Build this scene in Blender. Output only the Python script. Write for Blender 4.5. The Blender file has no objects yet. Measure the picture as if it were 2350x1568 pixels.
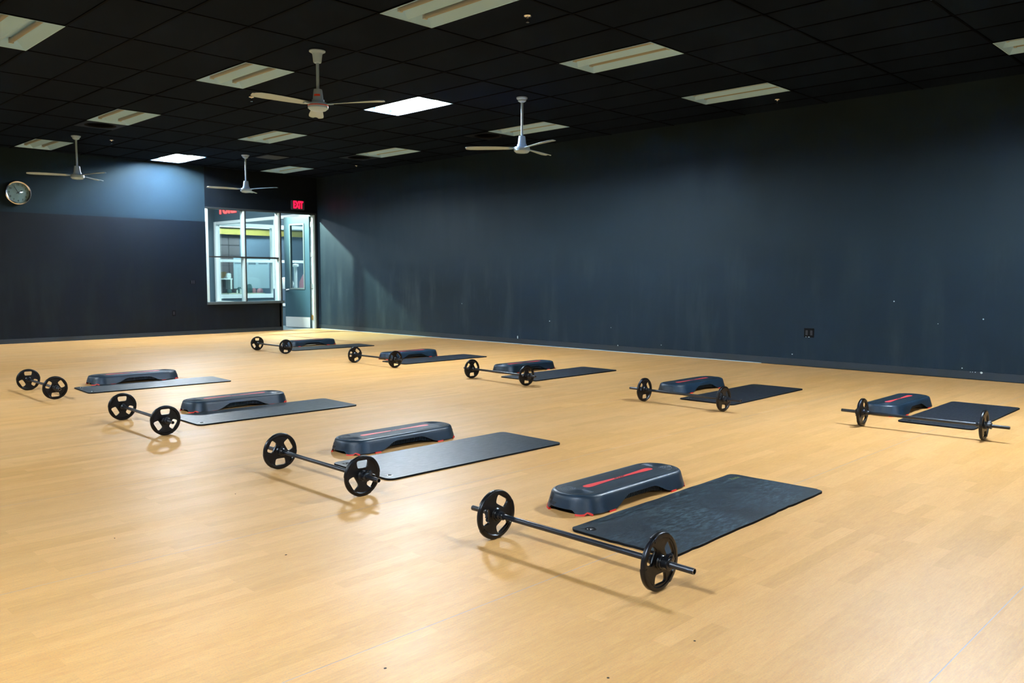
import bpy, bmesh, math, random
from mathutils import Matrix, Vector
PI = math.pi
rad = math.radians
random.seed(7)
C = bpy.context.scene.collection
sc = bpy.context.scene

# ------------------------------------------------------------------ camera, world, exposure
CAM = Vector((17.441, -11.210, 1.2527))
cd = bpy.data.cameras.new('camera')
cam = bpy.data.objects.new('camera', cd)
C.objects.link(cam)
sc.camera = cam
cd.sensor_width = 36.0
cd.lens = 1907.246 / 2350 * 36
cd.clip_start = 0.05
cd.clip_end = 100
cam.matrix_world = (Matrix.Translation(CAM) @ Matrix.Rotation(rad(44.3317), 4, 'Z')
                    @ Matrix.Rotation(rad(90 - 4.4467), 4, 'X') @ Matrix.Rotation(rad(0.0605), 4, 'Z'))
cd.dof.use_dof = True
cd.dof.focus_distance = 4.6
cd.dof.aperture_fstop = 7.0

w = bpy.data.worlds.new('world')
sc.world = w
w.use_nodes = True
w.node_tree.nodes['Background'].inputs[0].default_value = (0.55, 0.65, 0.75, 1)
w.node_tree.nodes['Background'].inputs[1].default_value = 0.05
sc.view_settings.view_transform = 'Standard'
sc.view_settings.look = 'None'
sc.view_settings.gamma = 1.0
sc.view_settings.use_curve_mapping = False
sc.view_settings.exposure = 2.5
sc.cycles.use_denoising = True
sc.cycles.max_bounces = 8
sc.cycles.diffuse_bounces = 5
sc.cycles.sample_clamp_indirect = 4.0
sc.cycles.caustics_reflective = False
sc.cycles.caustics_refractive = False

LAMP = 190.0            # radiance of the gym's fluorescent tubes
LAMP_COL = (0.90, 0.97, 1.0)
HALL = 13.0             # radiance of the hallway fixtures
U = 0.6096              # ceiling module (two feet)
ZC = 3.604              # ceiling height

# ------------------------------------------------------------------ node helpers
def mat(name, col=(0.5, 0.5, 0.5), rough=0.5, metal=0.0, spec=0.5, emit=None, es=1.0):
    m = bpy.data.materials.new(name)
    m.use_nodes = True
    b = m.node_tree.nodes['Principled BSDF']
    b.inputs['Base Color'].default_value = (*col, 1)
    b.inputs['Roughness'].default_value = rough
    b.inputs['Metallic'].default_value = metal
    b.inputs['Specular IOR Level'].default_value = spec
    if emit:
        b.inputs['Emission Color'].default_value = (*emit, 1)
        b.inputs['Emission Strength'].default_value = es
    return m

def N(m, t, **kw):
    n = m.node_tree.nodes.new(t)
    for k, v in kw.items():
        if k.startswith('i_'):
            n.inputs[k[2:].replace('_', ' ')].default_value = v
        else:
            setattr(n, k, v)
    return n

def L(m, a, b):
    m.node_tree.links.new(a, b)

def coords(m, kind='Object', scale=(1, 1, 1), rot=(0, 0, 0), loc=(0, 0, 0)):
    tc = N(m, 'ShaderNodeTexCoord')
    mp = N(m, 'ShaderNodeMapping')
    mp.inputs['Scale'].default_value = scale
    mp.inputs['Rotation'].default_value = rot
    mp.inputs['Location'].default_value = loc
    L(m, tc.outputs[kind], mp.inputs['Vector'])
    return mp.outputs['Vector']

def ramp(m, fac, stops):
    r = N(m, 'ShaderNodeValToRGB')
    el = r.color_ramp.elements
    while len(el) > 1:
        el.remove(el[-1])
    el[0].position, el[0].color = stops[0][0], (*stops[0][1], 1)
    for p, c in stops[1:]:
        e = el.new(p)
        e.color = (*c, 1)
    L(m, fac, r.inputs['Fac'])
    return r.outputs['Color']

def mixc(m, fac, a, b, blend='MIX'):
    n = N(m, 'ShaderNodeMix', data_type='RGBA', blend_type=blend)
    for sock, v in ((n.inputs['Factor'], fac), (n.inputs['A'], a), (n.inputs['B'], b)):
        if isinstance(v, (int, float)):
            sock.default_value = v
        elif isinstance(v, tuple):
            sock.default_value = (*v, 1)
        else:
            L(m, v, sock)
    # colour sockets are the RGBA ones
    return n

def mixrgb(m, fac, a, b, blend='MIX'):
    n = N(m, 'ShaderNodeMixRGB', blend_type=blend)
    for sock, v in ((n.inputs[0], fac), (n.inputs[1], a), (n.inputs[2], b)):
        if isinstance(v, (int, float)):
            sock.default_value = v
        elif isinstance(v, tuple):
            sock.default_value = (*v, 1)
        else:
            L(m, v, sock)
    return n.outputs[0]

def noise(m, vec, scale, detail=4, rough=0.6):
    n = N(m, 'ShaderNodeTexNoise')
    n.inputs['Scale'].default_value = scale
    n.inputs['Detail'].default_value = detail
    n.inputs['Roughness'].default_value = rough
    L(m, vec, n.inputs['Vector'])
    return n.outputs['Fac']

def bump(m, h, strength, dist=0.002):
    b = N(m, 'ShaderNodeBump')
    b.inputs['Strength'].default_value = strength
    b.inputs['Distance'].default_value = dist
    L(m, h, b.inputs['Height'])
    L(m, b.outputs['Normal'], P(m).inputs['Normal'])

def P(m):
    return m.node_tree.nodes['Principled BSDF']

def maprange(m, v, a, b, c, d):
    n = N(m, 'ShaderNodeMapRange')
    n.inputs['From Min'].default_value = a
    n.inputs['From Max'].default_value = b
    n.inputs['To Min'].default_value = c
    n.inputs['To Max'].default_value = d
    L(m, v, n.inputs['Value'])
    return n.outputs['Result']

# ------------------------------------------------------------------ materials
# vinyl floor with printed maple strips running along Y
M = {}
def floor_mat():
    m = mat('wood_print_vinyl', (0.6, 0.4, 0.2), 0.3)
    v = coords(m, 'Object', rot=(0, 0, PI / 2))
    br = N(m, 'ShaderNodeTexBrick', offset=0.37, offset_frequency=2, squash=1.0)
    br.inputs['Scale'].default_value = 1.0
    br.inputs['Mortar Size'].default_value = 0.0
    br.inputs['Brick Width'].default_value = 0.74
    br.inputs['Row Height'].default_value = 0.073
    br.inputs['Bias'].default_value = 0.0
    br.inputs['Color1'].default_value = (0, 0, 0, 1)
    br.inputs['Color2'].default_value = (1, 1, 1, 1)
    L(m, v, br.inputs['Vector'])
    base = ramp(m, br.outputs['Color'], [(0, FL[0]), (0.45, FL[1]), (0.8, FL[2]), (1, FL[3])])
    g1 = noise(m, coords(m, 'Object', (9, 1.1, 1)), 3.0, 8, 0.65)
    c = mixrgb(m, 0.34, base, ramp(m, g1, [(0.25, (0.40, 0.33, 0.25)), (0.75, (0.66, 0.60, 0.52))]), 'OVERLAY')
    g2 = noise(m, coords(m, 'Object', (60, 7, 1)), 2.0, 6, 0.7)
    c = mixrgb(m, 0.42, c, ramp(m, g2, [(0.30, (0.36, 0.30, 0.24)), (0.7, (0.64, 0.60, 0.54))]), 'OVERLAY')
    big = noise(m, coords(m, 'Object', (0.9, 0.35, 1)), 1.0, 3, 0.5)
    c = mixrgb(m, maprange(m, big, 0.35, 0.72, 0.0, 0.24), c, (0.53, 0.38, 0.23))
    sp = noise(m, coords(m, 'Object'), 170.0, 2, 0.5)
    c = mixrgb(m, maprange(m, sp, 0.50, 0.75, 0.0, 0.42), c, (0.33, 0.25, 0.18))
    L(m, c, P(m).inputs['Base Color'])
    rn = noise(m, coords(m, 'Object', (1.0, 0.5, 1)), 2.2, 5, 0.6)
    L(m, maprange(m, rn, 0.3, 0.75, 0.40, 0.50), P(m).inputs['Roughness'])
    P(m).inputs['Specular IOR Level'].default_value = 0.36
    bump(m, noise(m, coords(m, 'Object', (2, 1, 1)), 55.0, 4, 0.6), 0.10, 0.0015)
    return m
FL = [(0.565, 0.330, 0.112), (0.61, 0.361, 0.132), (0.66, 0.395, 0.153), (0.595, 0.344, 0.120)]
M['floor'] = floor_mat()
M['weld'] = mat('seam_weld', (0.34, 0.34, 0.38), 0.5)

def scuffed(name, col, light, rough=0.5, amt=0.5, z0=0.2, z1=1.9, spec=0.5, sx=2.2, sz=0.35):
    m = mat(name, col, rough, spec=spec)
    v = coords(m, 'Object', (sx, sx, sz))
    n1 = noise(m, v, 1.6, 6, 0.62)
    n2 = noise(m, coords(m, 'Object', (1, 1, 1)), 0.55, 3, 0.5)
    f = N(m, 'ShaderNodeMath', operation='MULTIPLY')
    L(m, maprange(m, n1, 0.48, 0.75, 0, 1), f.inputs[0])
    L(m, maprange(m, n2, 0.35, 0.65, 0.15, 1), f.inputs[1])
    tc = N(m, 'ShaderNodeTexCoord')
    sx_ = N(m, 'ShaderNodeSeparateXYZ')
    L(m, tc.outputs['Object'], sx_.inputs[0])
    g = N(m, 'ShaderNodeMath', operation='MULTIPLY')
    L(m, f.outputs[0], g.inputs[0])
    L(m, maprange(m, sx_.outputs['Z'], z1, z1 - 0.9, 0, 1), g.inputs[1])
    h = N(m, 'ShaderNodeMath', operation='MULTIPLY')
    L(m, g.outputs[0], h.inputs[0])
    h.inputs[1].default_value = amt
    L(m, mixrgb(m, h.outputs[0], col, light), P(m).inputs['Base Color'])
    L(m, maprange(m, n1, 0.3, 0.7, rough - 0.06, rough + 0.08), P(m).inputs['Roughness'])
    bump(m, noise(m, coords(m, 'Object'), 90.0, 3, 0.6), 0.10, 0.001)
    return m
M['wall_r'] = scuffed('charcoal_wall_paint', (0.0085, 0.0160, 0.0235), (0.030, 0.046, 0.051), 0.50, 0.95, spec=0.24)
P(M['wall_r']).inputs['Specular Tint'].default_value = (0.60, 0.82, 1.0, 1)
M['wall_l'] = scuffed('black_wall_paint', (0.0030, 0.0052, 0.0080), (0.010, 0.016, 0.018), 0.5, 0.8, sx=1.6, sz=0.28, spec=0.15)
M['wall_up'] = mat('slate_blue_wall_paint', (0.0095, 0.0200, 0.0275), 0.75, spec=0.1)
M['base'] = mat('black_baseboard_vinyl', (0.013, 0.023, 0.031), 0.42, spec=0.45)
M['caulk'] = mat('pale_floor_edge', (0.30, 0.42, 0.48), 0.6)
def tile_mat(name, col):
    m = mat(name, col, 0.9, spec=0.04)
    oi = N(m, 'ShaderNodeObjectInfo')
    n = noise(m, coords(m, 'Object'), 2.5, 4, 0.6)
    a = mixrgb(m, maprange(m, n, 0.3, 0.7, 0, 0.35), col, tuple(c * 1.35 for c in col))
    b = mixrgb(m, maprange(m, oi.outputs['Random'], 0, 1, 0, 0.45), a, tuple(c * 1.35 for c in col))
    L(m, b, P(m).inputs['Base Color'])
    bump(m, noise(m, coords(m, 'Object'), 220.0, 2, 0.5), 0.2, 0.001)
    return m
M['tile'] = tile_mat('black_painted_ceiling_tile', (0.0032, 0.0066, 0.0150))
M['tbar'] = mat('black_ceiling_grid', (0.0008, 0.0014, 0.0030), 0.8, spec=0.03)
M['greytile'] = mat('grey_ceiling_tile', (0.018, 0.024, 0.032), 0.8)
M['troffer'] = mat('white_enamel_reflector', (0.36, 0.64, 1.0), 0.5, spec=0.3)
M['tube_off'] = mat('unlit_fluorescent_tube', (0.24, 0.25, 0.25), 0.4, spec=0.3)
M['tube_on'] = mat('lit_fluorescent_tube', (0.9, 0.9, 0.9), 0.4, emit=LAMP_COL, es=LAMP * 0.80)
M['holder'] = mat('lamp_holder_plastic', (0.34, 0.38, 0.42), 0.5)
M['fan'] = mat('white_fan_enamel', (0.36, 0.56, 0.84), 0.38)
M['fan_blade'] = mat('cream_fan_blade', (0.36, 0.50, 0.64), 0.45)
M['redlabel'] = mat('red_sticker', (0.75, 0.06, 0.03), 0.5)
M['chrome'] = mat('chrome', (0.72, 0.74, 0.76), 0.18, 1.0)
M['steel'] = mat('brushed_steel', (0.62, 0.64, 0.64), 0.35, 0.9)
M['brass'] = mat('brass_hinge', (0.45, 0.28, 0.10), 0.4, 0.8)
def rubber(name, col, light, rough, sc_=(3, 3, 3), amt=0.35, bs=0.25, scale=8.0):
    m = mat(name, col, rough)
    n = noise(m, coords(m, 'Object', sc_), scale, 6, 0.65)
    L(m, mixrgb(m, maprange(m, n, 0.42, 0.72, 0, amt), col, light), P(m).inputs['Base Color'])
    L(m, maprange(m, n, 0.3, 0.7, rough - 0.07, rough + 0.08), P(m).inputs['Roughness'])
    bump(m, noise(m, coords(m, 'Object'), 160.0, 3, 0.6), bs, 0.0008)
    return m
M['plate'] = rubber('black_rubber_plate', (0.0015, 0.0018, 0.0028), (0.004, 0.005, 0.007), 0.34, amt=0.3, bs=0.1)
P(M['plate']).inputs['Specular IOR Level'].default_value = 0.3
M['bar'] = rubber('black_bar_coating', (0.0030, 0.0060, 0.0115), (0.010, 0.016, 0.026), 0.40, (1, 30, 30), 0.3, 0.05)
M['barend'] = mat('worn_bar_rim', (0.35, 0.27, 0.20), 0.4, 0.5)
M['hole'] = mat('dark_bore', (0.004, 0.004, 0.004), 0.8)
M['clamp'] = mat('black_clamp_plastic', (0.0045, 0.006, 0.009), 0.28)
def mat_mat(name, col, light, rough, amt):
    m = mat(name, col, rough)
    a = noise(m, coords(m, 'Object', (6, 1.6, 1), rot=(0, 0, 0.6)), 9.0, 10, 0.78)
    b = noise(m, coords(m, 'Object', (1, 1, 1)), 2.2, 3, 0.5)
    f = N(m, 'ShaderNodeMath', operation='MULTIPLY')
    L(m, maprange(m, a, 0.46, 0.74, 0, 1), f.inputs[0])
    L(m, maprange(m, b, 0.38, 0.60, 0.15, 1), f.inputs[1])
    g = N(m, 'ShaderNodeMath', operation='MULTIPLY')
    L(m, f.outputs[0], g.inputs[0])
    g.inputs[1].default_value = amt
    L(m, mixrgb(m, g.outputs[0], col, light), P(m).inputs['Base Color'])
    L(m, maprange(m, a, 0.3, 0.7, rough - 0.07, rough + 0.1), P(m).inputs['Roughness'])
    bump(m, noise(m, coords(m, 'Object', (3, 1, 1)), 45.0, 5, 0.7), 0.6, 0.0015)
    return m
M['mat_worn'] = mat_mat('worn_slate_foam', (0.0020, 0.0070, 0.0115), (0.075, 0.140, 0.170), 0.52, 1.0)
P(M['mat_worn']).inputs['Specular IOR Level'].default_value = 0.24
M['mat_a'] = mat_mat('slate_foam', (0.0065, 0.015, 0.023), (0.022, 0.040, 0.052), 0.40, 0.6)
P(M['mat_a']).inputs['Specular IOR Level'].default_value = 0.55
M['mat_b'] = mat_mat('black_foam', (0.0042, 0.0065, 0.010), (0.009, 0.013, 0.018), 0.55, 0.5)
M['foam_edge_shade'] = mat('shaded_foam_edge', (0.0025, 0.0030, 0.0036), 0.8, spec=0.15)  # shade on the unlit mat sides, put into the colour
M['yellow'] = mat('yellow_print', (0.13, 0.17, 0.03), 0.6)
M['shell'] = rubber('navy_grey_step_plastic', (0.0060, 0.0185, 0.0340), (0.014, 0.034, 0.056), 0.40, (1, 1, 1), 0.5, 0.12, 5.0)
P(M['shell']).inputs['Specular IOR Level'].default_value = 0.42
M['tread'] = rubber('ribbed_tread_rubber', (0.0030, 0.0105, 0.0170), (0.016, 0.034, 0.045), 0.6, (8, 1, 1), 0.5, 0.3, 6.0)
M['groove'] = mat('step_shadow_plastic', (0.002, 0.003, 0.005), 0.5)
P(M['tread']).inputs['Specular IOR Level'].default_value = 0.3
M['red'] = mat('coral_red_rubber', (0.62, 0.045, 0.045), 0.5)
M['redfoot'] = mat('red_foot_rubber', (0.60, 0.022, 0.010), 0.5)
M['ink'] = mat('black_ink', (0.006, 0.006, 0.008), 0.6)
M['frame_w'] = mat('white_window_frame', (0.50, 0.64, 0.66), 0.4)
M['frame_d'] = mat('dark_bronze_frame', (0.016, 0.019, 0.020), 0.45)
M['sill'] = mat('grey_sill', (0.06, 0.085, 0.10), 0.4)
M['door'] = mat('teal_grey_door_paint', (0.034, 0.085, 0.115), 0.42)
M['kick'] = mat('satin_kick_plate', (0.66, 0.68, 0.66), 0.38, 0.25)
M['outlet'] = mat('black_cover_plate', (0.0015, 0.0014, 0.0014), 0.6, spec=0.1)
M['chip'] = mat('bare_plaster_chip', (0.45, 0.55, 0.55), 0.8)
M['exit_box'] = mat('exit_sign_housing', (0.07, 0.06, 0.09), 0.5)
M['exit_red'] = mat('exit_sign_letters', (0.5, 0.0, 0.02), 0.5, emit=(1.0, 0.003, 0.022), es=1.0)
M['clock_face'] = mat('clock_face', (0.20, 0.30, 0.32), 0.5)
M['hall_blue'] = mat('hallway_blue_grey_paint', (0.06, 0.105, 0.135), 0.6)
M['hall_floor'] = mat('hallway_floor', (0.20, 0.29, 0.33), 0.5)
M['hall_white'] = mat('hallway_white_frame', (0.78, 0.84, 0.84), 0.45)
M['hall_grey'] = mat('hallway_light_wall', (0.11, 0.155, 0.215), 0.7)
M['block'] = mat('painted_masonry_block', (0.095, 0.080, 0.088), 0.8)
M['joint'] = mat('block_joint', (0.045, 0.045, 0.06), 0.9)
M['yellow_band'] = mat('yellow_painted_beam', (0.32, 0.25, 0.05), 0.6)
M['board'] = mat('whiteboard', (0.36, 0.44, 0.50), 0.35)
M['board_ink'] = mat('board_heading', (0.03, 0.06, 0.09), 0.6)
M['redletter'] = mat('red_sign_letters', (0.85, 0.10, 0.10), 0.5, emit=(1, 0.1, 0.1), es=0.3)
M['hall_lamp'] = mat('hallway_lamp', (0.9, 0.9, 0.9), 0.5, emit=(0.93, 0.98, 1.0), es=HALL)
M['yellow_bag'] = mat('yellow_ball', (0.62, 0.50, 0.07), 0.6)
M['brown_bag'] = mat('brown_basket', (0.28, 0.15, 0.05), 0.7)
M['teal'] = mat('dark_teal', (0.02, 0.08, 0.09), 0.6)
M['pink'] = mat('dull_pink', (0.36, 0.16, 0.20), 0.6)
M['cream'] = mat('cream_shelf', (0.55, 0.55, 0.38), 0.6)
def glass():
    m = bpy.data.materials.new('window_glass')
    m.use_nodes = True
    nt = m.node_tree
    nt.nodes.clear()
    out = nt.nodes.new('ShaderNodeOutputMaterial')
    tr = nt.nodes.new('ShaderNodeBsdfTransparent')
    tr.inputs[0].default_value = (0.90, 0.96, 0.96, 1)
    gl = nt.nodes.new('ShaderNodeBsdfGlossy')
    gl.inputs['Roughness'].default_value = 0.02
    fr = nt.nodes.new('ShaderNodeFresnel')
    ge = nt.nodes.new('ShaderNodeNewGeometry')
    mr = nt.nodes.new('ShaderNodeMapRange')
    mr.inputs['To Min'].default_value = 1.45
    mr.inputs['To Max'].default_value = 1 / 1.45
    nt.links.new(ge.outputs['Backfacing'], mr.inputs['Value'])
    nt.links.new(mr.outputs[0], fr.inputs[0])
    mx = nt.nodes.new('ShaderNodeMixShader')
    nt.links.new(fr.outputs[0], mx.inputs[0])
    nt.links.new(tr.outputs[0], mx.inputs[1])
    nt.links.new(gl.outputs[0], mx.inputs[2])
    nt.links.new(mx.outputs[0], out.inputs[0])
    return m
M['glass'] = glass()

# ------------------------------------------------------------------ mesh helpers
class MB:
    def __init__(s):
        s.v, s.f = [], []
    def box(s, x0, y0, z0, x1, y1, z1, T=None):
        b = len(s.v)
        for z in (z0, z1):
            for x, y in ((x0, y0), (x1, y0), (x1, y1), (x0, y1)):
                p = Vector((x, y, z))
                s.v.append(tuple(T @ p) if T else tuple(p))
        for f in ((3, 2, 1, 0), (4, 5, 6, 7), (0, 1, 5, 4), (1, 2, 6, 5), (2, 3, 7, 6), (3, 0, 4, 7)):
            s.f.append(tuple(b + i for i in f))
        return s
    def lathe(s, prof, n=32, T=None, a0=0.0, a1=2 * PI, closed_prof=False, caps=False):
        """prof: list of (r, h) around Z; T maps to place."""
        full = abs(a1 - a0 - 2 * PI) < 1e-6
        m = n if full else n + 1
        b = len(s.v)
        k = len(prof)
        for i in range(m):
            a = a0 + (a1 - a0) * i / n
            for r, h in prof:
                p = Vector((r * math.cos(a), r * math.sin(a), h))
                s.v.append(tuple(T @ p) if T else tuple(p))
        for i in range(n):
            i2 = (i + 1) % m if full else i + 1
            for j in range(k if closed_prof else k - 1):
                j2 = (j + 1) % k
                s.f.append((b + i * k + j, b + i2 * k + j, b + i2 * k + j2, b + i * k + j2))
        if not full and caps:
            s.f.append(tuple(b + j for j in range(k)))
            s.f.append(tuple(b + n * k + j for j in reversed(range(k))))
        return s
    def cyl(s, p0, p1, r, n=16, r1=None):
        p0, p1 = Vector(p0), Vector(p1)
        d = p1 - p0
        T = Matrix.Translation(p0) @ d.to_track_quat('Z', 'Y').to_matrix().to_4x4()
        h = d.length
        r1 = r if r1 is None else r1
        return s.lathe([(0.0001, 0), (r, 0), (r1, h), (0.0001, h)], n, T)
    def loops(s, loops, close=True, cap_first=False, cap_last=False):
        b = len(s.v)
        n = len(loops[0])
        for lp in loops:
            s.v.extend(tuple(p) for p in lp)
        for k in range(len(loops) - 1):
            for i in range(n if close else n - 1):
                j = (i + 1) % n
                s.f.append((b + k * n + i, b + k * n + j, b + (k + 1) * n + j, b + (k + 1) * n + i))
        if cap_first:
            s.f.append(tuple(b + i for i in reversed(range(n))))
        if cap_last:
            o = b + (len(loops) - 1) * n
            s.f.append(tuple(o + i for i in range(n)))
        return s
    def build(s, name, m=None, parent=None, smooth=35, bevel=0.0, bseg=2, fix=True):
        me = bpy.data.meshes.new(name)
        me.from_pydata(s.v, [], s.f)
        me.validate()
        if fix or bevel:
            bm = bmesh.new()
            bm.from_mesh(me)
            if fix:
                bmesh.ops.remove_doubles(bm, verts=bm.verts, dist=1e-6)
                bmesh.ops.recalc_face_normals(bm, faces=bm.faces)
            if bevel:
                es = [e for e in bm.edges if len(e.link_faces) == 2 and e.calc_face_angle(0) > rad(30)]
                bmesh.ops.bevel(bm, geom=es, offset=bevel, segments=bseg, affect='EDGES', clamp_overlap=True)
            bm.to_mesh(me)
            bm.free()
        return link(name, me, m, parent, smooth)

def link(name, me, m=None, parent=None, smooth=35):
    if smooth:
        me.polygons.foreach_set('use_smooth', [True] * len(me.polygons))
        me.set_sharp_from_angle(angle=rad(smooth))
    if m:
        me.materials.clear()
        me.materials.append(m)
    o = bpy.data.objects.new(name, me)
    C.objects.link(o)
    if parent:
        o.parent = parent
    return o

def tag(o, label=None, cat=None, group=None, kind=None):
    if label: o['label'] = label
    if cat: o['category'] = cat
    if group: o['group'] = group
    if kind: o['kind'] = kind
    return o

def empty(name, loc=(0, 0, 0), rz=0.0):
    o = bpy.data.objects.new(name, None)
    C.objects.link(o)
    o.location = loc
    o.rotation_euler = (0, 0, rz)
    o.empty_display_size = 0.1
    return o

def dup(root, loc=None, rz=None):
    """copy a thing, its parts and their sub-parts"""
    r = root.copy()
    C.objects.link(r)
    if loc is not None: r.location = loc
    if rz is not None: r.rotation_euler = (0, 0, rz)
    for ch in list(root.children):
        c = ch.copy()
        C.objects.link(c)
        c.parent = r
        for g in list(ch.children):
            d = g.copy()
            C.objects.link(d)
            d.parent = c
    return r

def curve_mesh(outlines, extrude, bevel=0.0):
    cu = bpy.data.curves.new('tmp', 'CURVE')
    cu.dimensions = '2D'
    cu.fill_mode = 'BOTH'
    cu.extrude = extrude
    cu.bevel_depth = bevel
    cu.bevel_resolution = 1
    for pts in outlines:
        sp = cu.splines.new('POLY')
        sp.points.add(len(pts) - 1)
        for q, p in zip(sp.points, pts):
            q.co = (p[0], p[1], 0, 1)
        sp.use_cyclic_u = True
    return conv(cu)

def conv(cu):
    o = bpy.data.objects.new('tmp', cu)
    C.objects.link(o)
    dg = bpy.context.evaluated_depsgraph_get()
    me = bpy.data.meshes.new_from_object(o.evaluated_get(dg))
    bpy.data.objects.remove(o)
    bpy.data.curves.remove(cu)
    return me

def text_mesh(s, size, extrude=0.001, align='CENTER', shear=0.0, offset=0.0):
    cu = bpy.data.curves.new('tmp', 'FONT')
    cu.body = s
    cu.size = size
    cu.extrude = extrude
    cu.align_x = align
    cu.align_y = 'CENTER'
    cu.shear = shear
    cu.offset = offset
    return conv(cu)

def rrect(a, b, r, n=8):
    out = []
    for cx, cy, s in ((a - r, b - r, 0), (-(a - r), b - r, 90), (-(a - r), -(b - r), 180), (a - r, -(b - r), 270)):
        for i in range(n + 1):
            t = rad(s + 90 * i / n)
            out.append((cx + r * math.cos(t), cy + r * math.sin(t)))
    return out

def round_poly(pts, r, n=5):
    out = []
    k = len(pts)
    for i in range(k):
        p0, p, p1 = Vector(pts[i - 1]), Vector(pts[i]), Vector(pts[(i + 1) % k])
        a = (p0 - p).normalized()
        b = (p1 - p).normalized()
        ang = a.angle(b)
        t = r / math.tan(ang / 2)
        q0, q1 = p + a * t, p + b * t
        for j in range(n + 1):
            u = j / n
            out.append(tuple((1 - u) ** 2 * q0 + 2 * u * (1 - u) * p + u * u * q1))
    return out

ROTX = Matrix.Rotation(PI / 2, 4, 'Y')       # maps local Z to world X
def AX(x, z=0.118):
    return Matrix.Translation((x, 0, z)) @ ROTX

# ================================================================== SETTING
RX, RY = 24.5, -19.0          # far extents of the hall behind the camera
# floor: base plus welded vinyl sheets
fl = MB().box(0, RY, -0.12, RX, 0.08, -0.004).build('floor', M['weld'])
tag(fl, kind='structure')
seams = [15.2 + 1.43 * k for k in range(-10, 6)]
edges = [0.0] + seams + [RX]
for a, b in zip(edges[:-1], edges[1:]):
    g0 = 0.0 if a == 0 else 0.0018
    me = MB().box(a + g0, RY, -0.004, b - 0.0018, 0.06, 0.0)
    s = me.build('vinyl_sheet', M['floor'], fl, smooth=0)
    if a > 0:
        MB().box(a - 0.0018, RY, -0.004, a + 0.0018, 0.06, -0.0003).build('weld_bead', M['weld'], fl, smooth=0)
# tiny grit specks lying on the floor
for (x, y) in ((15.95, -8.78), (13.0, -8.95), (14.15, -9.30), (13.35, -9.75), (15.35, -9.65), (15.9, -9.2), (16.2, -9.1), (16.05, -9.3)):
    sp = MB().lathe([(0.0001, 0.0015), (0.0035, 0.0012), (0.005, 0)], 7).build('grit_speck', M['hole'], fl)
    sp.location = (x, y, 0)
    sp.scale = (1, random.uniform(0.6, 1.6), 1)

# ceiling: dark slab, grid bars and lay-in tiles
cl = MB().box(-0.15, RY - 0.15, ZC + 0.20, RX + 0.15, 0.2, ZC + 0.30).build('ceiling', M['tbar'])
tag(cl, kind='structure')
def gx(i): return (i + 18.45) * U
def gy(j): return (j - 10.78) * U
LIGHTS = {  # (grid x, grid y): lit?
    (0, 0): False, (-6, -4): False, (-6, 0): False, (-12, 0): False, (-18, 0): False,
    (-18, 4): True, (-12, 4): False, (-6, 4): True, (0, 4): False, (6, 4): True,
    (-18, 8): False, (-12, 8): False, (-6, 8): False, (0, 8): False, (6, 8): False,
    (18, 4): True, (-18, -10): True, (-6, -10): True, (6, -10): True, (18, -10): True}
VENTS = {(-13, 0): 1, (-7, 8): 1, (-13, 8): 1}
cells = {}
bars = MB()
ZB = ZC - 0.0
jmin = -21
for j in range(jmin, 12):
    y = gy(j)
    if RY < y < 0.05:
        bars.box(0, y - 0.011, ZB, RX, y + 0.011, ZB + 0.03)
for i in range(-18, 24, 2):
    x = gx(i)
    if 0 < x < RX:
        bars.box(x - 0.011, RY, ZB, x + 0.011, 0.05, ZB + 0.03)
tg = bars.build('ceiling_grid', M['tbar'], cl, smooth=0)
tile_me = {}
rest = MB()
for i in range(-20, 24, 2):
    for j in range(jmin, 12):
        if (i, j) in LIGHTS:
            continue
        cellsx = [(i, i + 2)]
        if (i + 1, j) in VENTS: cellsx = [(i, i + 1)]
        elif (i, j) in VENTS: cellsx = [(i + 1, i + 2)]
        for a, b in cellsx:
            x0, x1 = max(gx(a), 0.0) + 0.012, min(gx(b), RX) - 0.012
            y0, y1 = max(gy(j), RY) + 0.012, min(gy(j + 1), 0.06) - 0.012
            if x1 - x0 < 0.05 or y1 - y0 < 0.02:
                continue
            vis = (i < 8) and (j > -7)
            if vis:
                key = (round(x1 - x0, 3), round(y1 - y0, 3))
                hx, hy = (x1 - x0) / 2, (y1 - y0) / 2
                if key not in tile_me:
                    o = MB().box(-hx, -hy, 0, hx, hy, 0.015).build('ceiling_tile', M['tile'], cl, smooth=0)
                    tile_me[key] = o.data
                else:
                    o = bpy.data.objects.new('ceiling_tile', tile_me[key])
                    C.objects.link(o)
                    o.parent = cl
                o.location = ((x0 + x1) / 2, (y0 + y1) / 2, ZB + 0.006 + random.uniform(0, 0.003))
                if (i, j) == (-16, 6):
                    o.data = o.data.copy()
                    # the tile keeps its place; a paler half tile sits beside it
            else:
                rest.box(x0, y0, ZB + 0.006, x1, y1, ZB + 0.02)
tag(rest.build('ceiling_tile', M['tile'], cl, smooth=0), kind='stuff')
# one paler square panel laid into the grid
pp = MB().box(gx(-14.9), gy(6.12), ZC - 0.002, gx(-14.1), gy(6.88), ZC + 0.006).build('access_panel', M['greytile'], cl)

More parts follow.
